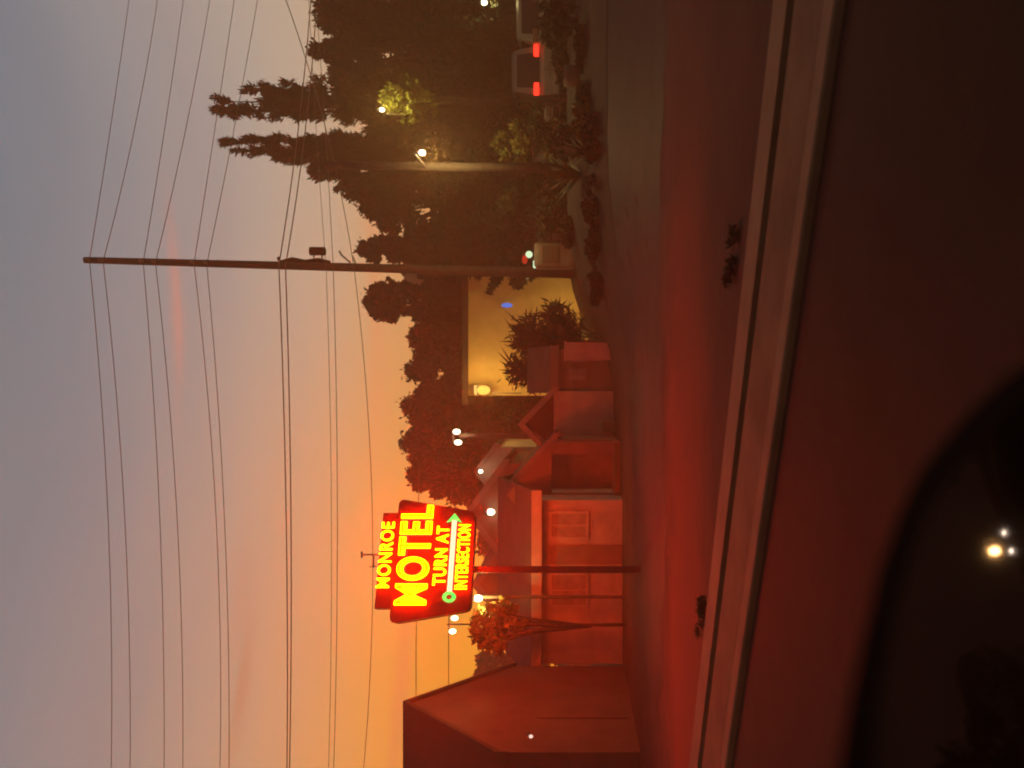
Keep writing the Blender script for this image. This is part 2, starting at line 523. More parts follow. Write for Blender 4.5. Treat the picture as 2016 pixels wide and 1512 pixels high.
# the row that makes the skyline: u, v of the top, half width in px, depth, look
SKYLINE = [
    (1500, 612, 80, 36, 'leaf', 'dense dark tree at the far right behind the parked van'),
    (1412, 606, 40, 39, 'needle', 'pointed dark treetop between the far right tree and the twin tall spires'),
    (1365, 640, 62, 41, 'leaf', 'dark rounded tree just right of the tall twin spired tree'),
    (1175, 604, 52, 36, 'leaf', 'dark tree behind the pale lamp post, left of the twin spires'),
    (1108, 700, 68, 38, 'leaf', 'wide dark tree midway between the lamp post and the tall utility pole'),
    (1022, 700, 44, 40, 'leaf', 'dark tree directly behind the tall utility pole'),
    (920, 712, 46, 42, 'needle', 'tufted dark treetop standing above the yellow lit wall'),
    (850, 800, 58, 44, 'leaf', 'low dark tree rising behind the left end of the yellow wall'),
    (782, 792, 56, 46, 'leaf', 'low dark tree behind the bright yellow wall lamp'),
    (712, 786, 58, 44, 'leaf', 'low dark tree to the right of the paired lamps'),
    (640, 782, 58, 46, 'leaf', 'low dark tree behind the paired lamps on their short mast'),
    (578, 796, 50, 43, 'leaf', 'reddish dark tree just right of the motel sign'),
]
for i, (u, v, hw, Y, mk, lb) in enumerate(SKYLINE):
    g = on_ground(u, Y); h = ztop(v, Y) - g.z
    broad_tree('skyline_tree', g, h, hw / F * Y * 1.45, lb, M[mk], leaves=24000, size=.30, base=.04, seed=100 + i)
g = on_ground(1292, 34); hA = ztop(412, 34) - g.z
spire_tree('spire_tree', g, hA, 1., 'tallest tree in view, broad ragged spire against the sky',
           [(0, hA, .8), (.45, hA * .985, .95), (.95, hA * .9, .95), (.3, hA * .80, 1.5)], 34000, .36, seed=31)
g = on_ground(1226, 34.5)
spire_tree('spire_tree', g, ztop(428, 34) - g.z, 1., 'narrow pointed spire tree just left of the tallest spire',
           [(.18, ztop(428, 34) - g.z, .5), (-.30, ztop(452, 34) - g.z, .62), (-.45, ztop(520, 34) - g.z, 1.0), (.0, ztop(580, 34) - g.z, 1.5)], 32000, .36, seed=32)

# second, lower row in front of it
FILL = [
    (1480, 830, 100, 33, 'leaf', 'lower dark tree at the right edge above the van'),
    (1390, 820, 80, 34, 'leaf2', 'lower olive tree directly above the parked van'),
    (1300, 742, 80, 33, 'leaf2', 'tree with a patch of leaves lit yellow by the small lamp'),
    (1215, 800, 70, 32, 'leaf', 'lower dark tree behind the glowing lamp on the pale post'),
    (1120, 850, 80, 30, 'leaf', 'lower dark tree left of the pale lamp post'),
    (1040, 850, 70, 32, 'leaf', 'lower dark tree right of the base of the tall pole'),
    (905, 830, 80, 37, 'leaf', 'dark tree whose crown covers the roof of the yellow walled building'),
    (800, 860, 70, 37, 'leaf', 'dark tree behind the spiky shrub and the yellow wall'),
    (690, 850, 60, 36, 'leaf', 'dark tree behind the gabled shed, right of the paired lamps'),
    (600, 850, 60, 36, 'leaf', 'dark tree behind the white cottage gable'),
]
for i, (u, v, hw, Y, mk, lb) in enumerate(FILL):
    g = on_ground(u, Y); h = ztop(v, Y) - g.z
    broad_tree('low_tree', g, h, hw / F * Y * 1.4, lb, M[mk], leaves=15000, size=.30, base=.02, group='lower trees in front of the skyline', seed=200 + i)
for i, (u, v, hw, Y, lb) in enumerate([(168, 918, 40, 60, 'far bushy treetops meeting the dark roof edge at left'),
                                       (214, 934, 34, 64, 'far low treetops under the two lamps left of the sign'),
                                       (262, 928, 34, 62, 'far low treetops next to the yellow lit foliage'),
                                       (300, 936, 30, 58, 'far low treetop half behind the lower left of the sign'),
                                       (352, 940, 30, 60, 'far low treetop behind the lower edge of the sign'),
                                       (440, 935, 40, 60, 'far treetop behind the sign post'),
                                       (520, 915, 36, 60, 'far treetop right below the corner of the sign')]):
    g = on_ground(u, Y); g.z = 0
    broad_tree('far_tree', g, ztop(v, Y), hw / F * Y * 1.3, lb, M['leaf'], leaves=6000, size=.5, base=.02, group='far trees on the left horizon', seed=300 + i)


def bush(u, v, hw, Y, label, material, leaves=1500, size=.16, cat='bush', group=None, up=.3, seed=0, name='bush', base=None):
    rng = np.random.default_rng(seed)
    g = on_ground(u, Y)
    if base is not None: g.z = base
    h = max(.3, ztop(v, Y) - g.z); r = hw / F * Y
    t = empty(name, g, label, cat, group); cs, rs = [], []
    for _ in range(18):
        a = rng.random() * 6.283; q = rng.random() ** .5 * r * .8
        cs.append((q * math.cos(a), q * math.sin(a), h * (.12 + .76 * rng.random() * (1 - .5 * q / r)))); rs.append(min(r, h) * (.18 + .16 * rng.random()))
    m = MB()
    for k in range(7): m.tube([(0, 0, -.1), (cs[k][0] * .4, cs[k][1] * .4, cs[k][2] * .5), cs[k]], [.03, .02, .008], 5)
    m.build('stem', M['bark'], t); add_part('foliage', leaf_mesh('foliage', cs, rs, leaves, size, up, 1., rng), material, t)
    return t


# shrubs and hedges between the lot and the trees
BUSH = [
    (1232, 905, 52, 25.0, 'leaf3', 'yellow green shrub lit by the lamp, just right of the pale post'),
    (1128, 930, 60, 26.0, 'leaf2', 'dim olive shrub lit by the lamp, just left of the pale post'),
    (1262, 985, 46, 24.5, 'leaf2', 'dim shrub rising left of the red tail lamps'),
    (1235, 1075, 46, 21.5, 'leaf2', 'low brownish shrub in front of the pale van, right of the lamp post'),
    (1475, 1010, 40, 20.5, 'leaf2', 'twiggy shrub at the right edge in front of the van'),
    (1452, 1048, 34, 22.0, 'leaf2', 'twiggy shrub crossing the right half of the van'),
    (1392, 1086, 30, 22.5, 'leaf2', 'small twiggy shrub in front of the van bumper'),
    (1240, 1142, 55, 18.0, 'leaf', 'low dark hedge clump in front of the agave bank'),
    (1120, 1146, 60, 18.5, 'leaf', 'low dark hedge clump left of the pale lamp post foot'),
    (1040, 1150, 50, 19.0, 'leaf', 'low dark hedge clump in front of the tan cabinet'),
    (955, 1158, 50, 20.0, 'leaf', 'low dark hedge clump at the right foot of the yellow wall'),
    (1420, 1128, 60, 19.5, 'leaf2', 'low hedge clump under the van at the right'),
    (1322, 1136, 40, 19.2, 'leaf2', 'low straw coloured clump below the tail lamps'),
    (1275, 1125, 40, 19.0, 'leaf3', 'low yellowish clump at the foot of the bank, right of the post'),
    (1090, 1020, 46, 25.0, 'leaf2', 'dull shrub between the lamp post and the tan cabinet'),
    (1055, 1100, 36, 22.5, 'leaf2', 'small dull shrub at the foot of the dark bank'),
]
for i, (u, v, hw, Y, mk, lb) in enumerate(BUSH):
    bush(u, v, hw, Y, lb, M[mk], 2200, .15, group='shrubs along the bank', seed=400 + i)

# the big spiky shrub in front of the yellow wall
g = on_ground(838, 26.5); rng = np.random.default_rng(77)
t = empty('spiky_shrub', g, 'large dark spiky shrub in front of the yellow lit wall', 'shrub')
hh = ztop(985, 26.5) - g.z
cs = [(x, y, z) for x, y, z in [(-.9, 0, hh * .35), (-.4, .2, hh * .55), (0, 0, hh * .75), (.45, -.1, hh * .7), (.9, 0, hh * .45), (-.3, -.2, hh * .25), (.5, .1, hh * .3), (-1.2, .1, hh * .6), (-1.0, 0, hh * .8), (.1, 0, hh * .45), (-1.3, 0, hh * .3)]]
m = MB()
for c0 in cs: m.tube([(c0[0] * .3, 0, -.1), (c0[0] * .6, c0[1] * .5, c0[2] * .5), c0], [.05, .03, .01], 5)
m.build('stem', M['bark'], t)
add_part('foliage', leaf_mesh('foliage', cs, [.55] * len(cs), 4200, .34, .35, 1., rng, .2), M['needle'], t)
m = MB()
for k in range(46):
    c0 = cs[k % len(cs)]; a = -.35 + 2.0 * random.random(); L = .7 + .6 * random.random()
    tip = Vector(c0) + Vector((math.cos(a) * L * 1.0, (random.random() - .5) * .6, math.sin(a) * L * .8))
    m.tube([c0, (Vector(c0) + tip) * .5 + Vector((0, 0, .06)), tip], [.03, .035, .004], 4)
m.build('spike_leaf', M['needle'], t)


def agave(u, Y, label, n=22, L=.7, seed=1):
    random.seed(seed); g = on_ground(u, Y)
    t = empty('agave', g, label, 'agave plant', 'agaves at the foot of the bank'); m = MB()
    for k in range(n):
        a = k * 2.4; e = .35 + 1.0 * random.random(); l = L * (.7 + .5 * random.random())
        d = Vector((math.cos(a) * math.cos(e), math.sin(a) * math.cos(e), math.sin(e))); s = Vector((-math.sin(a), math.cos(a), 0)) * .06
        mid = d * l * .55 + Vector((0, 0, .05)); tip = d * l + Vector((0, 0, -.06))
        m.poly([-s * .6, s * .6, mid + s, tip, mid - s])
    m.build('leaves', M['agave'], t); return t


agave(1168, 20.0, 'spiky yellow lit agave at the foot of the pale lamp post', 30, 1.0, 3)
agave(1214, 19.2, 'smaller agave right of the pale lamp post foot', 22, .7, 4)


# ------------------------------------------------------------------ houses
def window(parent, x0, x1, z0, z1, y, sill=True, tm=None):
    fw = .07
    m = MB()
    m.box((x0 - fw, y - .06, z0 - fw), (x0, y, z1 + fw)); m.box((x1, y - .06, z0 - fw), (x1 + fw, y, z1 + fw))
    m.box((x0, y - .058, z0 - fw), (x1, y, z0)); m.box((x0, y - .058, z1), (x1, y, z1 + fw))
    xm = (x0 + x1) / 2; m.box((xm - .02, y - .05, z0), (xm + .02, y, z1))
    f_ = m.build('window', tm or M['trim'], parent)
    MB().box((x0, y - .03, z0), (x1, y - .012, z1)).build('pane', M['curtain'], f_)
    if sill: MB().box((x0 - .12, y - .12, z0 - fw - .05), (x1 + .12, y, z0 - fw - .003)).build('sill', tm or M['trim'], f_)
    return f_


def front_gable(name, label, x0, x1, y0, depth, z0, eave, ridge, wall, roof, xr=None, over=.3, cat='house'):
    """gable end towards the camera; coordinates relative to the thing's base corner"""
    t = empty(name, (x0, y0, z0), label, cat)
    W = x1 - x0; xr = W / 2 if xr is None else xr - x0; e = eave - z0; r = ridge - z0
    MB().prism([(0, 0, -.3), (W, 0, -.3), (W, 0, e), (xr, 0, r - .05), (0, 0, e)], (0, depth, 0)).build('wall', wall, t)
    m = MB(); th = .14
    for sgn, xe in ((-1, 0), (1, W)):
        sl = (r - e) / abs(xr - xe); xo = xe + sgn * over; zo = e - sl * over
        m.prism([(xr, -over, r), (xo, -over, zo), (xo, -over, zo + th), (xr, -over, r + th)], (0, depth + 2 * over, 0))
    m.build('roof', roof, t)
    m = MB()
    for sgn, xe in ((-1, 0), (1, W)):
        sl = (r - e) / abs(xr - xe); xo = xe + sgn * over; zo = e - sl * over
        m.prism([(xr, -over - .03, r - .10), (xo, -over - .03, zo - .10), (xo, -over - .03, zo + th), (xr, -over - .03, r + th)], (0, .027, 0))
    m.build('barge_board', M['trim'] if wall is not M['brown_wall'] else M['brown_wall'], t)
    return t


def side_gable(name, label, x0, x1, y0, depth, z0, eave, ridge, wall, roof, over=.35, cat='house'):
    """ridge runs left-right"""
    t = empty(name, (x0, y0, z0), label, cat)
    W = x1 - x0; e = eave - z0; r = ridge - z0; th = .14
    MB().prism([(0, 0, -.3), (0, 0, e), (0, depth / 2, r - .05), (0, depth, e), (0, depth, -.3)], (W, 0, 0)).build('wall', wall, t)
    m = MB(); sl = (r - e) / (depth / 2)
    for sgn, ye in ((-1, 0), (1, depth)):
        yo = ye + sgn * over; zo = e - sl * over
        m.prism([(-over, depth / 2, r), (-over, yo, zo), (-over, yo, zo + th), (-over, depth / 2, r + th)], (W + 2 * over, 0, 0))
    m.build('roof', roof, t)
    MB().box((-over, -over - .03, e - sl * over - .12), (W + over, -over - .003, e - sl * over + th)).build('fascia', wall, t)
    return t


# house A, big dark roof at the left edge; gable end towards +X
YA, XA = 15.0, -7.25
zeA, zrA = ztop(980, YA), ztop(805, YA * 1.152)
hA_ = side_gable('brown_house', 'large brown house at the left edge with a steep dark roof', -20, XA, YA, 4.58, 0, zeA, zrA, M['brown_wall'], M['roof'], over=.06)
window(hA_, 9.2, 10.4, 1.1, 2.1, 0); window(hA_, 11.1, 12.0, 1.1, 2.1, 0)
m = MB().box((12.752, 1.5, .1), (12.78, 2.4, 2.1)); m.build('door', M['brown_wall'], hA_)
# house B, motel office under the sign
YB = 20.0
hB = side_gable('motel_office', 'long white motel office lit red beneath the neon sign', P(205, 0, YB).x, P(527, 0, YB).x, YB, 5.0, 0,
                ztop(1049, YB), ztop(990, YB + 2.6), M['white_wall'], M['roof_red'], over=.3)
window(hB, 1.55, 2.35, .95, 1.85, 0, False, M['white_wall']); window(hB, 3.35, 3.95, .95, 1.85, 0, False, M['white_wall'])
dd = MB().box((2.62, -.05, 0), (3.12, -.003, 1.98)).build('door', M['door'], hB)
MB().ball((3.05, -.08, 1.0), .03, 8).build('handle', M['steel'], dd)
# gables behind the office
YG = 25.5
front_gable('gabled_cottage', 'tall pale gable peeping above the office roof below the sign', P(411, 0, YG).x, P(600, 0, YG).x, YG, 5, 0, ztop(994, YG), ztop(925, YG), M['pink_wall'], M['roof'], over=.15)
YG2 = 30.
front_gable('gabled_cottage', 'farther gable with a small lamp, right of the sign', P(538, 0, YG2).x, P(632, 0, YG2).x, YG2, 5, 0, ztop(976, YG2), ztop(940, YG2), M['tan_wall'], M['roof'], over=.15)
YG3 = 24.5
hG = front_gable('gabled_cottage', 'low gable lit amber by a wall lamp at the lower left of the sign', P(305, 0, YG3).x, P(420, 0, YG3).x, YG3, 4, 0, ztop(985, YG3), ztop(938, YG3), M['pink_wall'], M['roof'], over=.12)
# house C: cottage with pale pediment and porch
YC = 21.0
xa, xb = P(436, 0, YC).x, P(640, 0, YC).x
hC = front_gable('white_cottage', 'cottage with a pale pink pediment and a dark open porch', xa, xb, YC + 1.3, 5, 0, ztop(1088, YC + 1.3), ztop(1000, YC + 1.3), M['pink_wall'], M['roof'], over=.2)
Wc = xb - xa; eC = ztop(1086, YC)
MB().prism([(Wc / 2 - .02, -1.3, ztop(998, YC)), (Wc + .05, -1.3, eC), (-.05, -1.3, eC)], (0, .1, 0)).build('pediment', M['pink_wall'], hC)
MB().box((Wc - .31, -1.29, -.1), (Wc + .02, -1.0, eC - .003)).build('porch_pillar', M['pink_wall'], hC)
MB().box((1.25, -1.29, -.1), (1.45, -1.0, eC - .003)).build('porch_pillar', M['pink_wall'], hC)
MB().box((.1, -1.4, -.1), (Wc, -.003, .14)).build('porch_floor', M['concrete_dark'], hC)
dd = MB().box((Wc - 1.25, -.05, .14), (Wc - .45, -.003, 2.05)).build('door', M['door'], hC)
MB().ball((Wc - .55, -.09, 1.05), .03, 8).build('handle', M['steel'], dd)
# house D: shed like cottage right of it, with lean-to
YD = 24.0
xa, xb = P(612, 0, YD).x, P(742, 0, YD).x
hD = front_gable('tan_cottage', 'small tan walled cottage with a low dark gable, right of the paired lamps', xa, xb, YD, 5, .05, ztop(1090, YD), ztop(1028, YD), M['tan_wall'], M['roof_red'], over=.12)
W_ = xb - xa
MB().prism([(.3, -.02, ztop(1090, YD) - .05), (W_ - .05, -.02, ztop(1090, YD) - .05), (W_ / 2, -.02, ztop(1034, YD) - .05)], (0, .017, 0)).build('gable_shade', M['roof'], hD)  # dark triangle over the gable, its shade put in as darker material
MB().box((.82, -.55, -.1), (1.14, -.003, .30)).build('step', M['concrete'], hD)
xc, xd = P(743, 0, YD).x, P(826, 0, YD).x
hE = side_gable('lean_to_shed', 'low pinkish shed with two dark openings beside the tan cottage', xc + .02, xd, YD + .3, 3.2, gz(xd, YD) - .1,
                ztop(1090, YD), ztop(1046, YD + 2), M['pink_wall'], M['roof_red'], over=.1, cat='shed')
for x_ in (.35, .95): window(hE, x_, x_ + .26, .75, 1.15, 0, False)
m = MB(); pa, pb = P(803, 0, 22.5), P(838, 0, 22.5); zb = gz(pa.x, 22.5)
m.box((pa.x, 22.5, zb - .2), (pb.x, 22.62, ztop(1116, 22.5))); m.box((pa.x - .03, 22.46, ztop(1116, 22.5) + .002), (pb.x + .03, 22.66, ztop(1111, 22.5)))
tag(m.build('garden_wall', M['white_wall'], local=(pa.x, 22.5, zb)), 'short pale wall end beside the pink shed', 'wall')

# building with the yellow lit wall
YW = 33.0
xa, xb = P(733, 0, YW).x, P(967, 0, YW).x; zw0, zw1 = ztop(1146, YW), ztop(922, YW)
hW = empty('yellow_building', (xa, YW, zw0), 'low building with a bright yellow wall lit from the ground in front', 'building')
Ww, Hw = xb - xa, zw1 - zw0
MB().box((0, 0, -.6), (Ww, 6, Hw)).build('wall', M['yellow_wall'], hW)
MB().box((-.4, -.22, Hw + .003), (Ww + .35, 6.4, Hw + .24)).build('roof', M['roof'], hW)
MB().box((0.0, -.10, -.5), (Ww + .05, -.003, .12)).build('plinth', M['concrete_dark'], hW)
MB().box((Ww + .003, -.2, -.6), (Ww + .16, .3, Hw)).build('corner_post', M['roof'], hW)
for x_, pw in ((Ww - 1.1, 320), (1.9, 230)):
    fl = empty('floodlight', (0, 0, 0)); fl.parent = hW; fl.location = (x_, -2.6, .12)
    MB().box((-.14, -.10, -.12), (.14, .10, .12)).build('case', M['black'], fl, bevel=.02)
    MB().box((-.12, .102, -.10), (.12, .108, .10)).build('lens', G['bulb_yellow'], fl)
    lamp('floodlight_lamp', (0, .2, .05), pw, (1, .60, .14), .12, fl, math.radians(150), None).rotation_euler = (math.radians(106), 0, 0)

# low kerb wall in front
m = MB(); zk = ztop(1166, 31); m.box((P(845, 0, 31).x, 31, zk - .5), (P(962, 0, 31).x, 31.2, ztop(1146, 31)))
tag(m.build('low_wall', M['concrete'], local=(P(845, 0, 31).x, 31, zk)), 'pale low wall running along the foot of the yellow wall', 'wall')
# blue lit sign by the shrub
t = empty('blue_sign', P(911, 998, 32.2), 'small blue glowing oval sign in front of the yellow wall', 'sign')
m = MB(); m.ball((0, 0, 0), .15, 14, (.7, .3, 1.6)); m.build('lit_panel', G['blue'], t, True)
MB().box((-.02, .05, -.04), (.02, .79, .04)).build('bracket', M['steel'], t)
# wall lamp, big yellow
t = empty('wall_lamp', P(744, 952, 32.2), 'broad bright yellow wall lamp left of the yellow wall, above the shed', 'lamp')
m = MB(); m.ball((0, 0, 0), .22, 14, (.9, .6, 1.3)); m.build('diffuser', G['bulb_yellow'], t, True)
MB().box((-.2, .14, .3), (.2, .72, .42)).build('hood', M['steel'], t)
MB().tube([(-.12, 0, -.38), (-.14, 0, -1.6)], .03, 6).build('conduit', M['trim'], t)
lamp('wall_lamp_light', (0, -.5, 0), 170, (1, .62, .14), .25, t)
# dim building among the trees at right
YR = 37.
xa, xb = P(1300, 0, YR).x, P(1500, 0, YR).x
hR = side_gable('ochre_house', 'dim ochre house half hidden by trees behind the van', xa, xb, YR, 6, gz(xb, YR) - .2, ztop(965, YR), ztop(915, YR + 3), M['dim_wall'], M['roof'], over=.3)
window(hR, 2.5, 3.3, 1.0, 2.0, 0); window(hR, .7, 1.5, 1.0, 2.0, 0)


# ------------------------------------------------------------------ neon sign
sgn_o = P(408, 850, 15.0); SA = Vector((.934, .358, 0)); SN = Vector((.358, -.934, 0))


def sp(u, v):
    """photo position -> (s, t) on the sign's face"""
    d = Vector(((u - U0) / F, 1, (V0 - v) / F)); o_ = Vector((0, 0, EYE))
    k = (sgn_o - o_).dot(SN) / d.dot(SN); q = o_ + d * k - sgn_o
    return q.dot(SA), q.z


sg = bpy.data.objects.new('motel_sign', None); sc.collection.objects.link(sg)
zgs = 0.0
sg.location = (sgn_o.x, sgn_o.y, zgs)
sg.rotation_euler.z = math.atan2(SA.y, SA.x)
tag(sg, 'red neon motel sign with yellow lettering and a green and white arrow', 'motel sign')
HZ = sgn_o.z - zgs


def L3(s_, t_, d): return (s_, d, HZ + t_)          # local: x along the face, -y towards the viewer


def rounded(pts, rad, seg=5):
    out = []; n = len(pts)
    for i in range(n):
        p, a, b = Vector(pts[i]), Vector(pts[i - 1]), Vector(pts[(i + 1) % n]); r = rad[i]
        if r == 0: out.append(tuple(p)); continue
        pa = p + (a - p).normalized() * r; pb = p + (b - p).normalized() * r
        for k in range(seg + 1):
            q = k / seg; out.append(tuple(pa * (1 - q) ** 2 + p * 2 * q * (1 - q) + pb * q * q))
    return out


main = rounded([sp(310, 925), sp(505, 936), sp(530, 786), sp(283, 766)], [.12, .12, .14, .16])
MB().prism([L3(a, b, 0) for a, b in main], (0, .34, 0)).build('main_panel', M['sign_face'], sg)
top = [sp(314, 769), sp(503, 784), sp(503, 754), sp(314, 736)]
MB().prism([L3(a, b, .04) for a, b in top], (0, .26, 0)).build('top_panel', M['sign_face'], sg)
for s_ in (-.15,):
    MB().box((s_ - .06, .10, -.3), (s_ + .06, .24, HZ + sp(400, 925)[1] + .02)).build('post', M['sign_edge'], sg)


def text_mesh(body, offset=0.):
    cu = bpy.data.curves.new('t', 'FONT'); cu.body = body; cu.size = 1; cu.offset = offset; cu.resolution_u = 6
    cu.space_character = 1.10
    ob = bpy.data.objects.new('t', cu); sc.collection.objects.link(ob)
    dg = bpy.context.evaluated_depsgraph_get()
    me = bpy.data.meshes.new_from_object(ob.evaluated_get(dg)); me = me.copy()
    bpy.data.objects.remove(ob); bpy.data.curves.remove(cu)
    return me


def letters(body, tl, bl, br, tr, off, depth=.05, material=None, halo=None, y=-.09, name='lettering'):
    me = text_mesh(body, off)
    co = np.array([v.co[:2] for v in me.vertices]); mn, mx = co.min(0), co.max(0)
    q = [sp(*p) for p in (bl, br, tr, tl)]
    def mp(c_):
        a, b = (c_[0] - mn[0]) / (mx[0] - mn[0]), (c_[1] - mn[1]) / (mx[1] - mn[1])
        f0 = [q[0][k] * (1 - a) + q[1][k] * a for k in (0, 1)]; f1 = [q[3][k] * (1 - a) + q[2][k] * a for k in (0, 1)]
        return f0[0] * (1 - b) + f1[0] * b, f0[1] * (1 - b) + f1[1] * b
    bm = bmesh.new(); bm.from_mesh(me)
    for v in bm.verts:
        s_, t_ = mp(v.co); v.co = L3(s_, t_, y)
    r = bmesh.ops.extrude_face_region(bm, geom=list(bm.faces))
    for e in r['geom']:
        if isinstance(e, bmesh.types.BMVert): e.co.y += depth
    bmesh.ops.recalc_face_normals(bm, faces=bm.faces)
    m2 = bpy.data.meshes.new(name); bm.to_mesh(m2); bm.free(); m2.materials.append(material)
    o = bpy.data.objects.new(name, m2); sc.collection.objects.link(o); o.parent = sg
    return o


LINES = (
        ('MONROE', (354, 741), (354, 767), (483, 779), (483, 754), .008),
        ('MOTEL', (320, 776), (320, 840), (516, 856), (516, 793), .030),
        ('TURN AT', (359, 852), (359, 877), (475, 886), (475, 862), .016),
        ('INTERSECTION', (351, 895), (351, 920), (478, 928), (478, 904), .014))
for body, tl, bl, br, tr, off in LINES:
    letters(body, tl, bl, br, tr, off, .05, G['neon'])
    letters(body, tl, bl, br, tr, off + .035, .03, G['neon_red'], y=-.036, name='neon_outline')
    letters(body, tr, br, bl, tl, off, .05, G['neon_back'], y=.40)                    # the sign is two-sided
letters('MOTEL', (322, 778), (322, 838), (514.5, 854), (514.5, 795), -.018, .012, glow('neon_inline', (2.2, .80, .0), 1.), y=-.1025, name='neon_inline')
# arrow
a0, a1 = sp(346, 886), sp(486, 896)
def ap(s_, off): return (a0[0] + (a1[0] - a0[0]) * s_, a0[1] + (a1[1] - a0[1]) * s_ + off)
MB().prism([L3(*ap(x_, y_), -.11) for x_, y_ in ((0, -.045), (1, -.045), (1, .045), (0, .045))], (0, .06, 0)).build('arrow_shaft', G['arrow_mint'], sg)
MB().prism([L3(*ap(x_, y_), -.115) for x_, y_ in ((.97, -.15), (1.1, .0), (.97, .15), (1.0, .03), (1.0, -.03))], (0, .06, 0)).build('arrow_head', G['arrow_green'], sg)
tp = [ap(-.07 + .075 * math.cos(k * .5236), .13 * math.sin(k * .5236)) for k in range(12)]
ti = [ap(-.07 + .035 * math.cos(k * .5236), .06 * math.sin(k * .5236)) for k in range(12)]
m = MB()
for k in range(12):
    j = (k + 1) % 12; m.prism([L3(*tp[k], -.115), L3(*tp[j], -.115), L3(*ti[j], -.115), L3(*ti[k], -.115)], (0, .06, 0))
m.build('arrow_tail', G['arrow_green'], sg)

# aerial standing behind the sign
pa = P(420, 790, 17.0)
t = empty('roof_aerial', P(420, 925, 25.5), 'thin television aerial sticking up behind the top of the sign', 'aerial')
zb = t.location.z; k = 25.5
m = MB(); m.tube([(0, 0, -.1), (0, 0, ztop(711, k) - zb)], .03, 6); m.build('mast', M['steel'], t)
m = MB(); za = ztop(724, k) - zb
m.tube([(-.42, 0, za - .2), (-.02, 0, za - .2)], .025, 6); m.tube([(-.40, 0, za - .32), (-.40, 0, za - .06)], .022, 6)
m.build('crossbar', M['steel'], t); MB().tube([(-.1, 0, za + .2), (.1, 0, za + .2)], .035, 6).build('crossbar', M['steel'], t)


# ------------------------------------------------------------------ utility pole and wires
YP = 27.0
pt, pb = P(1000, 167, YP), P(972, 1180, YP)
pole = empty('utility_pole', pb, 'very tall dark wooden utility pole left of the tall spire trees', 'utility pole')
tp_ = pt - pb
MB().tube([(0, 0, -.5), tp_ * .5, tp_], [.19, .15, .115], 12).build('shaft', M['pole_dark'], pole, True)
def pl(u, v): return P(u, v, YP) - pb
tr = MB(); c0 = pl(1017, 626); tr.tube([c0 + Vector((0, -.05, -.26)), c0 + Vector((0, -.05, .26))], .15, 12); tr = tr.build('transformer', M['black'], pole)
for v in (618, 634): MB().tube([pl(1002, v), pl(1012, v)], .03, 6).build('transformer_bracket', M['steel'], pole)
m = MB(); m.tube([pl(999, 549), pl(1006, 548)], .05, 6); m.tube([pl(998, 552), pl(1001, 575), pl(997, 600), pl(1000, 626), pl(996, 650)], [.03, .09, .07, .08, .05], 6)
m.build('cable_splice', M['black'], pole)
m = MB(); m.tube([pl(995, 690), pl(1010, 672), pl(1018, 668)], .035, 6); m.tube([pl(994, 700), pl(1008, 694)], .03, 6)
m.build('guy_bracket', M['steel'], pole)
m = MB()
for v in (176, 203, 282, 306, 382, 407):
    q = pl(1000 - (v - 167) * .0276, v); MB().tube([q + Vector((0, -.08, -.02)), q + Vector((0, -.26, .0))], [.05, .04], 8).build('insulator', M['trim'], pole)

ORD = ['topmost', 'second', 'third', 'fourth', 'fifth', 'sixth']
WIRES = [  # v at u=1512, 1264, pole, 572, 0
    (254, 218, 176, 209, 219), (310, 266, 203, 241, 256), (361, 325, 282, 311, 323), (413, 367, 306, 344, 360),
    (461, 424, 382, 421, 433), (507, 462, 407, 438, 451),
    (612, 588, 549, 562, 565), (624, 602, 562, 572, 570), (608, 622, 642, 652, 647), (622, 640, 656, 664, 657),
    (563, 640, 697, 731, 716)]
WL = ['topmost thin overhead wire, tied to the tip of the tall pole', 'second overhead wire from the top, just under the topmost one',
      'third overhead wire from the top, upper of the middle pair', 'fourth overhead wire from the top, lower of the middle pair',
      'fifth overhead wire from the top, upper of the third pair', 'sixth overhead wire from the top, lower of the third pair',
      'thick grey cable meeting the pole above the transformer, upper of two', 'thick grey cable meeting the pole above the transformer, lower of two',
      'faint wire passing the pole just beneath the transformer', 'darkest level wire running just under the transformer',
      'sagging dark wire that dips lowest, close above the treetops']
for i, vs in enumerate(WIRES):
    us = [1512, 1264, 999 - i * 1.5, 572, 0]
    pts = []
    # a smooth curve on each side of the pole
    def quad(t, a, b, c_): # through a (t=0), b (t=.5), c (t=1)
        return a * (1 - t) * (1 - 2 * t) + b * 4 * t * (1 - t) + c_ * t * (2 * t - 1)
    for k in range(15):
        u = 1512 + 160 - (1512 + 160 - us[2]) * k / 14
        tt = (u - 1512) / (us[2] - 1512); tm = (us[1] - 1512) / (us[2] - 1512)
        # lagrange through 0, tm, 1
        v = vs[0] * (tt - tm) * (tt - 1) / (tm) + vs[1] * tt * (tt - 1) / (tm * (tm - 1)) + vs[2] * tt * (tt - tm) / (1 - tm)
        yy = YP - .2 + max(0, (u - us[2]) / 500) * (9 if i != 10 else -6)
        if k < 14: pts.append(P(u, v, yy))
    for k in range(19):
        u = us[2] + (-160 - us[2]) * k / 18
        tt = (u - us[2]) / (0 - us[2]); tm = (us[3] - us[2]) / (-us[2])
        v = vs[2] * (tt - tm) * (tt - 1) / (tm) + vs[3] * tt * (tt - 1) / (tm * (tm - 1)) + vs[4] * tt * (tt - tm) / (1 - tm)
        pts.append(P(u, v, YP - .2 + 2.5 * tt))
    r = .021 if i in (6, 7) else (.010 if i == 8 else .0125)
    tag(MB().tube(pts, r, 6).build('overhead_wire', M['wire'], local=pts[13]), WL[i], 'wire', 'overhead wires')
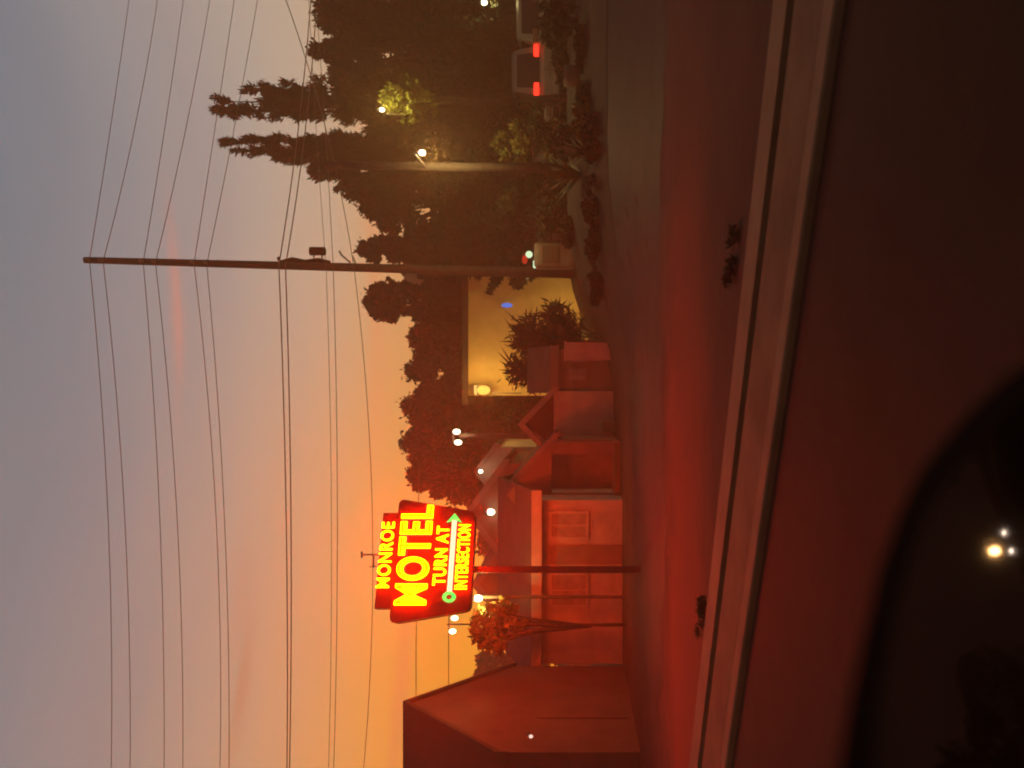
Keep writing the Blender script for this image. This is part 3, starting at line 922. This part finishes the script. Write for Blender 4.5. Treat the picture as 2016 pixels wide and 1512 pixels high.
for i, (v0, v1, lb) in enumerate([(820, 825, 'thin level wire behind the upper half of the neon sign'), (884, 889, 'thin level wire at the height of the two lamps left of the sign')]):
    pts = [P(u, v0 + (v1 - v0) * (u / 560) - 3 * math.sin(math.pi * u / 560), 40) for u in range(-60, 640, 50)]
    tag(MB().tube(pts, .022, 5).build('overhead_wire', M['wire'], local=pts[0]), lb, 'wire', 'overhead wires')


# ------------------------------------------------------------------ lamps
# pale post with lamp
YL = 24.0
pb = on_ground(1180, YL); ptop = P(1187, 640, YL)
t = empty('lamp_post', pb, 'pale weathered post carrying one glowing lamp at mid height', 'lamp post')
MB().tube([(0, 0, -.4), (ptop - pb) * .5, ptop - pb], [.16, .14, .12], 12).build('shaft', M['pole'], t, True)
lq = P(1181, 853, YL) - pb
m = MB(); m.tube([lq + Vector((0, -.1, .2)), lq + Vector((0, -1.6, .28))], .03, 6); m.build('arm', M['steel'], t)
m = MB(); m.tube([lq + Vector((0, -1.6, .16)), lq + Vector((0, -1.6, .30))], [.05, .03], 10); m.build('hood', M['steel'], t)
m = MB(); m.ball(lq + Vector((0, -1.6, .04)), .085, 12, (1, 1, 1.15)); m.build('bulb', G['bulb'], t, True)
lamp('lamp_post_light', lq + Vector((0, -1.6, -.24)), 320, (1, .74, .28), .12, t)


def head(u, v, Y, size, label, group, material, mast_to=None, power=0, lcol=(1, .8, .45), arm=None):
    t = empty('street_lamp', P(u, v, Y), label, 'lamp', group)
    m = MB(); m.ball((0, 0, 0), size, 12, (1, .9, 1.3)); m.build('bulb', material, t, True)
    m = MB(); m.tube([(0, 0, size * .9), (0, 0, size * 2.0)], [size * .9, size * .4], 8); m.build('cap', M['steel'], t)
    if mast_to is not None:
        m = MB(); m.tube([(0, .1, size * 1.6)] + [Vector(q) for q in mast_to], .045, 7); m.build('mast', M['pole'], t)
    if power: lamp('street_lamp_light', (0, -size * 2 - .05, -size * 1.5), power, lcol, .08, t)
    return t


gg = 'small lamps among the buildings'
# double lamp right of sign on a mast
Yd = 28.
t = empty('double_lamp', on_ground(654, Yd), 'two white lamp heads side by side on one short mast above the cottages', 'lamp post')
b0 = t.location
m = MB(); m.tube([(0, 0, -.2), P(654, 905, Yd) - b0], [.12, .09], 8); m.build('mast', M['pole'], t)
m = MB(); m.tube([P(641, 893, Yd) - b0, P(663, 891, Yd) - b0], .04, 6); m.build('crossarm', M['steel'], t)
for u, v in ((662, 899), (641, 902)):
    h_ = MB().ball(P(u, v, Yd) - b0, .10, 12, (1, 1, 1.4)).build('lamp_bulb', G['bulb_small'], t, True)
lamp('double_lamp_light', P(653, 912, Yd - .6) - b0, 7, (1, .75, .35), .1, t)
m = MB(); m.prism([P(651, 904, Yd - .2) - b0, P(659, 904, Yd - .2) - b0, P(657, 935, Yd - .2) - b0, P(654, 940, Yd - .2) - b0], (0, .08, 0)); m.build('lit_bracket', M['trim'], t)
# double lamp left of the sign
Yd = 38.
t = empty('double_lamp', on_ground(283, Yd), 'two white lamp heads side by side against the orange sky left of the sign', 'lamp post')
b0 = t.location
m = MB(); m.tube([(0, 0, -.2), P(283, 880, Yd) - b0], [.06, .04], 8); m.build('mast', M['pole'], t)
m = MB(); m.tube([P(262, 884, Yd) - b0, P(300, 884, Yd) - b0], .035, 6); m.build('crossarm', M['steel'], t)
for u, v in ((295, 895), (269, 891)):
    MB().ball(P(u, v, Yd) - b0, .13, 12, (1, 1, 1.4)).build('lamp_bulb', G['bulb_small'], t, True)
head(334, 941, 18.9, .09, 'yellowish lamp at the lower left corner of the sign lighting the leaves', gg, G['bulb_small'], [(.0, .12, -.2), (0, .12, -3.75)], 70, (1, .66, .2))
head(504, 966, 25.2, .11, 'small lamp on the gable to the right below the sign', gg, G['bulb_small'], [(0, .25, .15)], 6)
head(584, 946, 29.6, .075, 'tiny lamp on the farther gable right of the sign', gg, G['bulb_small'], [(0, .25, .15)], 3)
head(1296, 752, 28.4, .085, 'tiny lamp high among the dark trees below the tall spires', gg, G['bulb_small'], [(0, .3, .1), (.1, .9, -.6)], 150, (1, .86, .25))
head(1507, 953, 31., .11, 'small lamp at the right edge of the trees', gg, G['bulb_small'], [(0, .3, .1), (.1, 3.0, -.2)], 40, (1, .8, .3))
head(1462, 985, 36.2, .07, 'dim amber porch lamp on the ochre house behind the van', gg, glow('amber_bulb', (1, .6, .15), 1.5), [(0, .75, .1)], 26, (1, .7, .2))
head(62, 1045, 14.9, .035, 'tiny white lamp on the brown house at the left edge', gg, glow('dim_bulb', (1, .7, .55), 1.2), [(0, .06, .05)], 0)
head(965, 1037, 32.6, .06, 'tiny amber lamp on the corner of the yellow wall', gg, glow('corner_bulb', (1, .8, .35), 2.0), [(0, .25, .05)], 0)

broad_tree('added_lit_foliage', on_ground(1314, 29.4), ztop(752, 29.4) - gz(11, 29), .85, 'added foliage with brighter leaves, standing in for the lamplit patch below the spires', M['leaf3'], leaves=2600, size=.26, base=.70, group=None, seed=41, stout=.28)  # added crown, its brighter leaves stand in for lamplit branches
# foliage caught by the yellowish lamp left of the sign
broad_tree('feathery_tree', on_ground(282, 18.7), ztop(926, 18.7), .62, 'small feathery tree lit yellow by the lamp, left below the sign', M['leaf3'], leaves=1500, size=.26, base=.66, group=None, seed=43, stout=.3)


# ------------------------------------------------------------------ tan cabinet with coloured lamps, by the pole
Yc = 25.5
gb = on_ground(1008, Yc); zc = ztop(1052, Yc) - gb.z
t = empty('pump_cabinet', gb, 'tan rounded cabinet with red and pale green lights on top, right of the tall pole', 'cabinet')
MB().box((-.44, -.3, -.1), (.44, .3, zc)).build('case', M['tan_metal'], t, bevel=.14)
MB().box((-.28, -.33, zc * .35), (.28, -.29, zc * .8)).build('front_panel', M['dim_wall'], t, bevel=.015)
q = zc + .02
MB().box((-.40, -.12, q - .12), (-.16, .12, q + .02)).build('base_lamp', G['green'], t, bevel=.03)
MB().ball((.05, 0, q + .16), .12, 12).build('round_lamp', G['green'], t, True)
MB().ball((-.12, 0, q + .30), .12, 12, (1.3, 1, .8)).build('red_lamp', G['red_small'], t, True)
lamp('cabinet_light', (.0, -.7, zc + .35), 6, (.9, .85, .45), .15, t)
MB().box((.5, -.05, -.1), (1.0, .4, zc * .9)).build('side_case', M['tan_metal'], t, bevel=.06)


# ------------------------------------------------------------------ vehicles
def vehicle(name, label, loc, rz, paint, W=1.9, L=4.6, H=1.9, van=True, lit_tail=False, lit_head=None, cat='car', group=None):
    """built along +Y (front) from its rear; rear faces -Y"""
    t = empty(name, loc, label, cat, group, rz)
    hw = W / 2
    low, belt = .32, (1.0 if van else .92)
    if van: prof = [(0, low), (0, .95), (.05, belt), (.22, H - .12), (.45, H), (L * .62, H), (L * .80, belt + .08), (L - .1, belt - .05), (L, .7), (L - .02, low)]
    else: prof = [(0, low), (0, .80), (.10, belt), (.75, belt + .02), (1.3, H - .05), (1.9, H), (L * .58, H - .02), (L * .76, belt + .02), (L - .2, .82), (L, .62), (L - .02, low)]
    bm = bmesh.new(); rows = []
    for xs_ in (-1, -.86, .86, 1):
        row = []
        for (y, z) in prof:
            tuck = .80 if z > belt + .03 else (1. if z > .5 else .95)
            zz = z if abs(xs_) < 1 else (z - .05 if z > belt else z)
            row.append(bm.verts.new((xs_ * hw * tuck, y, zz)))
        rows.append(row)
    n = len(prof)
    for a, b in zip(rows[:-1], rows[1:]):
        for i in range(n - 1): bm.faces.new((a[i], a[i + 1], b[i + 1], b[i]))
        bm.faces.new((a[n - 1], a[0], b[0], b[n - 1]))
    bm.faces.new(rows[0][::-1]); bm.faces.new(rows[-1])
    bmesh.ops.recalc_face_normals(bm, faces=bm.faces)
    me = bpy.data.meshes.new('body'); bm.to_mesh(me); bm.free(); me.materials.append(paint)
    o = bpy.data.objects.new('body', me); sc.collection.objects.link(o); o.parent = t
    b = o.modifiers.new('bevel', 'BEVEL'); b.width = .05; b.segments = 3; b.limit_method = 'ANGLE'
    if van:
        MB().prism([(-hw * .68, .085, belt + .12), (hw * .68, .085, belt + .12), (hw * .62, .19, H - .22), (-hw * .62, .19, H - .22)], (0, -.03, 0)).build('rear_window', M['glass'], t)
        MB().box((-.012, -.015, low + .12), (.012, -.003, .98)).build('door_seam', M['black'], t)
    else:
        MB().prism([(-hw * .66, .80, belt + .08), (hw * .66, .80, belt + .08), (hw * .60, 1.22, H - .12), (-hw * .60, 1.22, H - .12)], (0, -.05, .03)).build('rear_window', M['glass'], t)
    yw0, yw1 = L * .63, L * .765
    MB().prism([(-hw * .68, yw1 + .02, belt + .12), (hw * .68, yw1 + .02, belt + .12), (hw * .62, yw0 + .06, H - .12), (-hw * .62, yw0 + .06, H - .12)], (0, .05, .03)).build('windscreen', M['glass'], t)
    for sgn in (-1, 1):
        MB().prism([(sgn * hw * .815, (.5 if van else 1.35), belt + .10), (sgn * hw * .815, L * .72, belt + .10), (sgn * hw * .81, L * .60, H - .16), (sgn * hw * .81, (.6 if van else 1.6), H - .16)], (sgn * .02, 0, 0)).build('side_window', M['glass'], t)
        for y in (.85, L - .9):
            w_ = MB().tube([(sgn * (hw - .22), y, .33), (sgn * (hw + .01), y, .33)], .33, 18).build('wheel', M['tyre'], t)
            MB().tube([(sgn * (hw + .008), y, .33), (sgn * (hw + .02), y, .33)], .2, 14).build('rim', M['rim'], w_)
        z0 = 1.22 if van else .72
        MB().box((sgn * hw * .74 - .25, -.05, z0 - .07), (sgn * hw * .74 + .25, .04, z0 + .13)).build('tail_lamp', G['tail'] if lit_tail else M['door'], t, bevel=.08)
        MB().box((sgn * hw * .70 - .11, L - .12, .64), (sgn * hw * .70 + .11, L + .02, .78)).build('headlight', lit_head if lit_head else M['trim'], t, bevel=.03)
    MB().box((-hw * .96, -.09, .36), (hw * .96, .06, .58)).build('bumper', M['black'] if not van else paint, t, bevel=.04)
    MB().box((-hw * .96, L - .06, .36), (hw * .96, L + .08, .56)).build('bumper', M['black'], t, bevel=.04)
    MB().box((-.26, -.035, .66), (.26, -.004, .78)).build('number_plate', M['trim'], t)
    return t


gv = on_ground(1375, 30)
van = vehicle('parked_van', 'white van parked tail first behind the bank with both red lamps lit', gv, -.10, M['car_white'], W=2.0, H=2.25, lit_tail=True, cat='van')
g2 = on_ground(1262, 29.0)
vehicle('parked_car', 'pale car parked left of the white van, mostly behind shrubs', g2, .25, M['car_white'], W=1.8, H=1.45, van=False, cat='car')
g3 = on_ground(1482, 29.0)
vehicle('parked_van', 'second pale van at the right edge of the view behind a shrub', g3, -.2, M['car_white'], W=1.95, H=2.0, cat='van')
# round straw sack/planter seen under the van's lamps
pp = on_ground(1362, 20.4); t = empty('round_planter', pp, 'round tan planter standing on the bank below the van', 'planter')
MB().tube([(0, 0, -.05), (0, 0, .1), (0, 0, .3), (0, 0, .42)], [.2, .27, .30, .26], 16).build('pot', M['tan_metal'], t, True)
cs = [(.18 * math.cos(a), .18 * math.sin(a), .5) for a in range(6)]
add_part('foliage', leaf_mesh('foliage', cs, [.14] * 6, 240, .09, .6), M['leaf2'], t)

# tufts by the sidewalk
for i, (u, v, Y, lb) in enumerate([(1010, 1444, 6.4, 'dark weed clump at the back of the sidewalk, right half'), (300, 1355, 7.9, 'dark weed clump at the back of the sidewalk, left half')]):
    g = Vector(((u - U0) / F * Y, Y, 0))
    rng = np.random.default_rng(600 + i)
    t = empty('weed_clump', g, lb, 'weeds', 'weed clumps near the sidewalk')
    cs = [((q - .5) * .42 * 1, -(q - .5) * .2 + (rng.random() - .5) * .08, .02 + .03 * rng.random()) for q in rng.random(9)]
    add_part('blades', leaf_mesh('blades', cs, [.055] * 9, 420, .06, .6, .7, rng, .25), M['leaf2'], t)


# ------------------------------------------------------------------ our car's side mirror
PIV = (445, 1984); HIT = P(PIV[0], PIV[1], .50)
HEAD = rd(-62, .9, .70)                              # headlights far back along the road
r_in = (HIT - Vector((0, 0, EYE))).normalized(); r_out = (HEAD - HIT).normalized()
MN = (r_out - r_in).normalized()


def onmir(u, v, lift=0.):
    d = Vector(((u - U0) / F, 1, (V0 - v) / F)); o_ = Vector((0, 0, EYE))
    return o_ + d * ((HIT + MN * lift - o_).dot(MN) / d.dot(MN))


outline = [(-150, 1640), (0, 1650), (140, 1672), (262, 1700), (400, 1733), (512, 1775), (590, 1815), (650, 1862), (715, 1922), (775, 1990), (812, 2060), (826, 2130), (800, 2220), (700, 2290), (400, 2320), (0, 2320), (-150, 2260), (-200, 2100), (-210, 1900), (-195, 1720)]
mir = empty('side_mirror', HIT, 'large rounded black car side mirror in the near foreground, reflecting headlights', 'car mirror')
front = [onmir(*q) - HIT for q in outline]
cen = sum(front, Vector()) / len(front); back = Vector((0, 0, 0)) - MN
rings = [(1.0, 0.), (1.012, .012), (1.0, .05), (.88, .10), (.62, .135), (.3, .15)]
m = MB(); n = len(front)
for sc_, dp in rings:
    m.v += [tuple(cen + (p - cen) * sc_ + back * dp) for p in front]
for i in range(len(rings) - 1):
    for j in range(n):
        q = (j + 1) % n; m.f.append((i * n + j, i * n + q, (i + 1) * n + q, (i + 1) * n + j))
m.f.append(tuple(range((len(rings) - 1) * n, len(rings) * n))); m.f.append(tuple(range(n - 1, -1, -1)))
m.build('housing', M['black'], mir, True)
gm = bpy.data.materials.new('mirror_glass'); gm.use_nodes = True
b = gm.node_tree.nodes['Principled BSDF']; b.inputs['Base Color'].default_value = (.07, .055, .05, 1); b.inputs['Metallic'].default_value = 1; b.inputs['Roughness'].default_value = .035
cg = Vector(onmir(330, 2010)) - HIT
MB().prism([cg + (p - cg) * .80 + MN * .002 for p in front], MN * .003).build('mirror_glass', gm, mir)
m = MB(); arm0 = cen + back * .06 + Vector((.05, 0, -.12)); dq = rd(.30, .34, .98) - HIT
m.tube([arm0, (arm0 + dq) * .5 + Vector((0, 0, -.04)), dq], [.035, .03, .045], 10); m.build('mount_arm', M['black'], mir, True)
m = MB()
m.prism([rd(-.9, .30, .35) - HIT, rd(1.1, .30, .35) - HIT, rd(1.1, .30, .90) - HIT, rd(.5, .30, .97) - HIT, rd(-.9, .30, .99) - HIT], NR * .09)
m.build('door_panel', M['car_dark'], mir, bevel=.03)
# following cars seen in the mirror
yaw = math.atan2(DR.y, DR.x) - math.pi / 2
c1 = vehicle('following_car', 'dark car far behind us with two white headlights, seen in the side mirror', rd(-66.5, .9, .0), yaw, M['car_dark'], W=1.85, H=1.5, van=False, lit_head=G['head'])
qa = onmir(427, 1958); ra = (qa - Vector((0, 0, EYE))).normalized(); ra = ra - MN * 2 * ra.dot(MN)
ql = qa + ra * 46; gl = Vector((ql.x, ql.y + .3, 0))
t = empty('street_lamp', gl, 'amber street lamp far behind us, seen only in the side mirror', 'street lamp')
m = MB(); m.tube([(0, .4, -.1), (0, .4, ql.z + .3), (0, -.25, ql.z + .4)], [.07, .05, .04], 8); m.build('mast', M['steel'], t)
MB().ball((0, -.3, ql.z), .19, 12, (1, 1, 1.4)).build('bulb', G['head_warm'], t, True)
# dark trees added across the road behind the viewer (they darken what the mirror and glossy things see)
for i in range(9):
    g = rd(-18 - 10 * i, 9.5 + (i % 2) * 1.5, 0) if i % 2 else rd(-14 - 11 * i, -12.5, 0)
    broad_tree('added_mirror_tree', g, 9 + (i % 3), 3.6, 'dark broad tree added behind the viewer to darken the mirror', M['leaf'], leaves=2600, size=.5, base=.05, group='trees added behind the viewer to darken the mirror', seed=700 + i)

# ------------------------------------------------------------------ veiling glare of window and lens, put in as haze
HZD = .0072
m = MB().box((-152, -152, -2.0), (152, 172, 30))
me = bpy.data.meshes.new('glare_haze'); me.from_pydata(m.v, [], m.f); me.update()
hm = bpy.data.materials.new('glare_volume'); hm.use_nodes = True
t = NT(hm.node_tree); t.n.clear()
pv = t.add('ShaderNodeVolumePrincipled'); pv.inputs['Color'].default_value = (1, .60, .36, 1); pv.inputs['Density'].default_value = HZD; pv.inputs['Anisotropy'].default_value = .45
oo = t.add('ShaderNodeOutputMaterial'); t.l.new(pv.outputs[0], oo.inputs['Volume'])
me.materials.append(hm)
o = bpy.data.objects.new('glare_haze', me); sc.collection.objects.link(o); tag(o, kind='stuff')
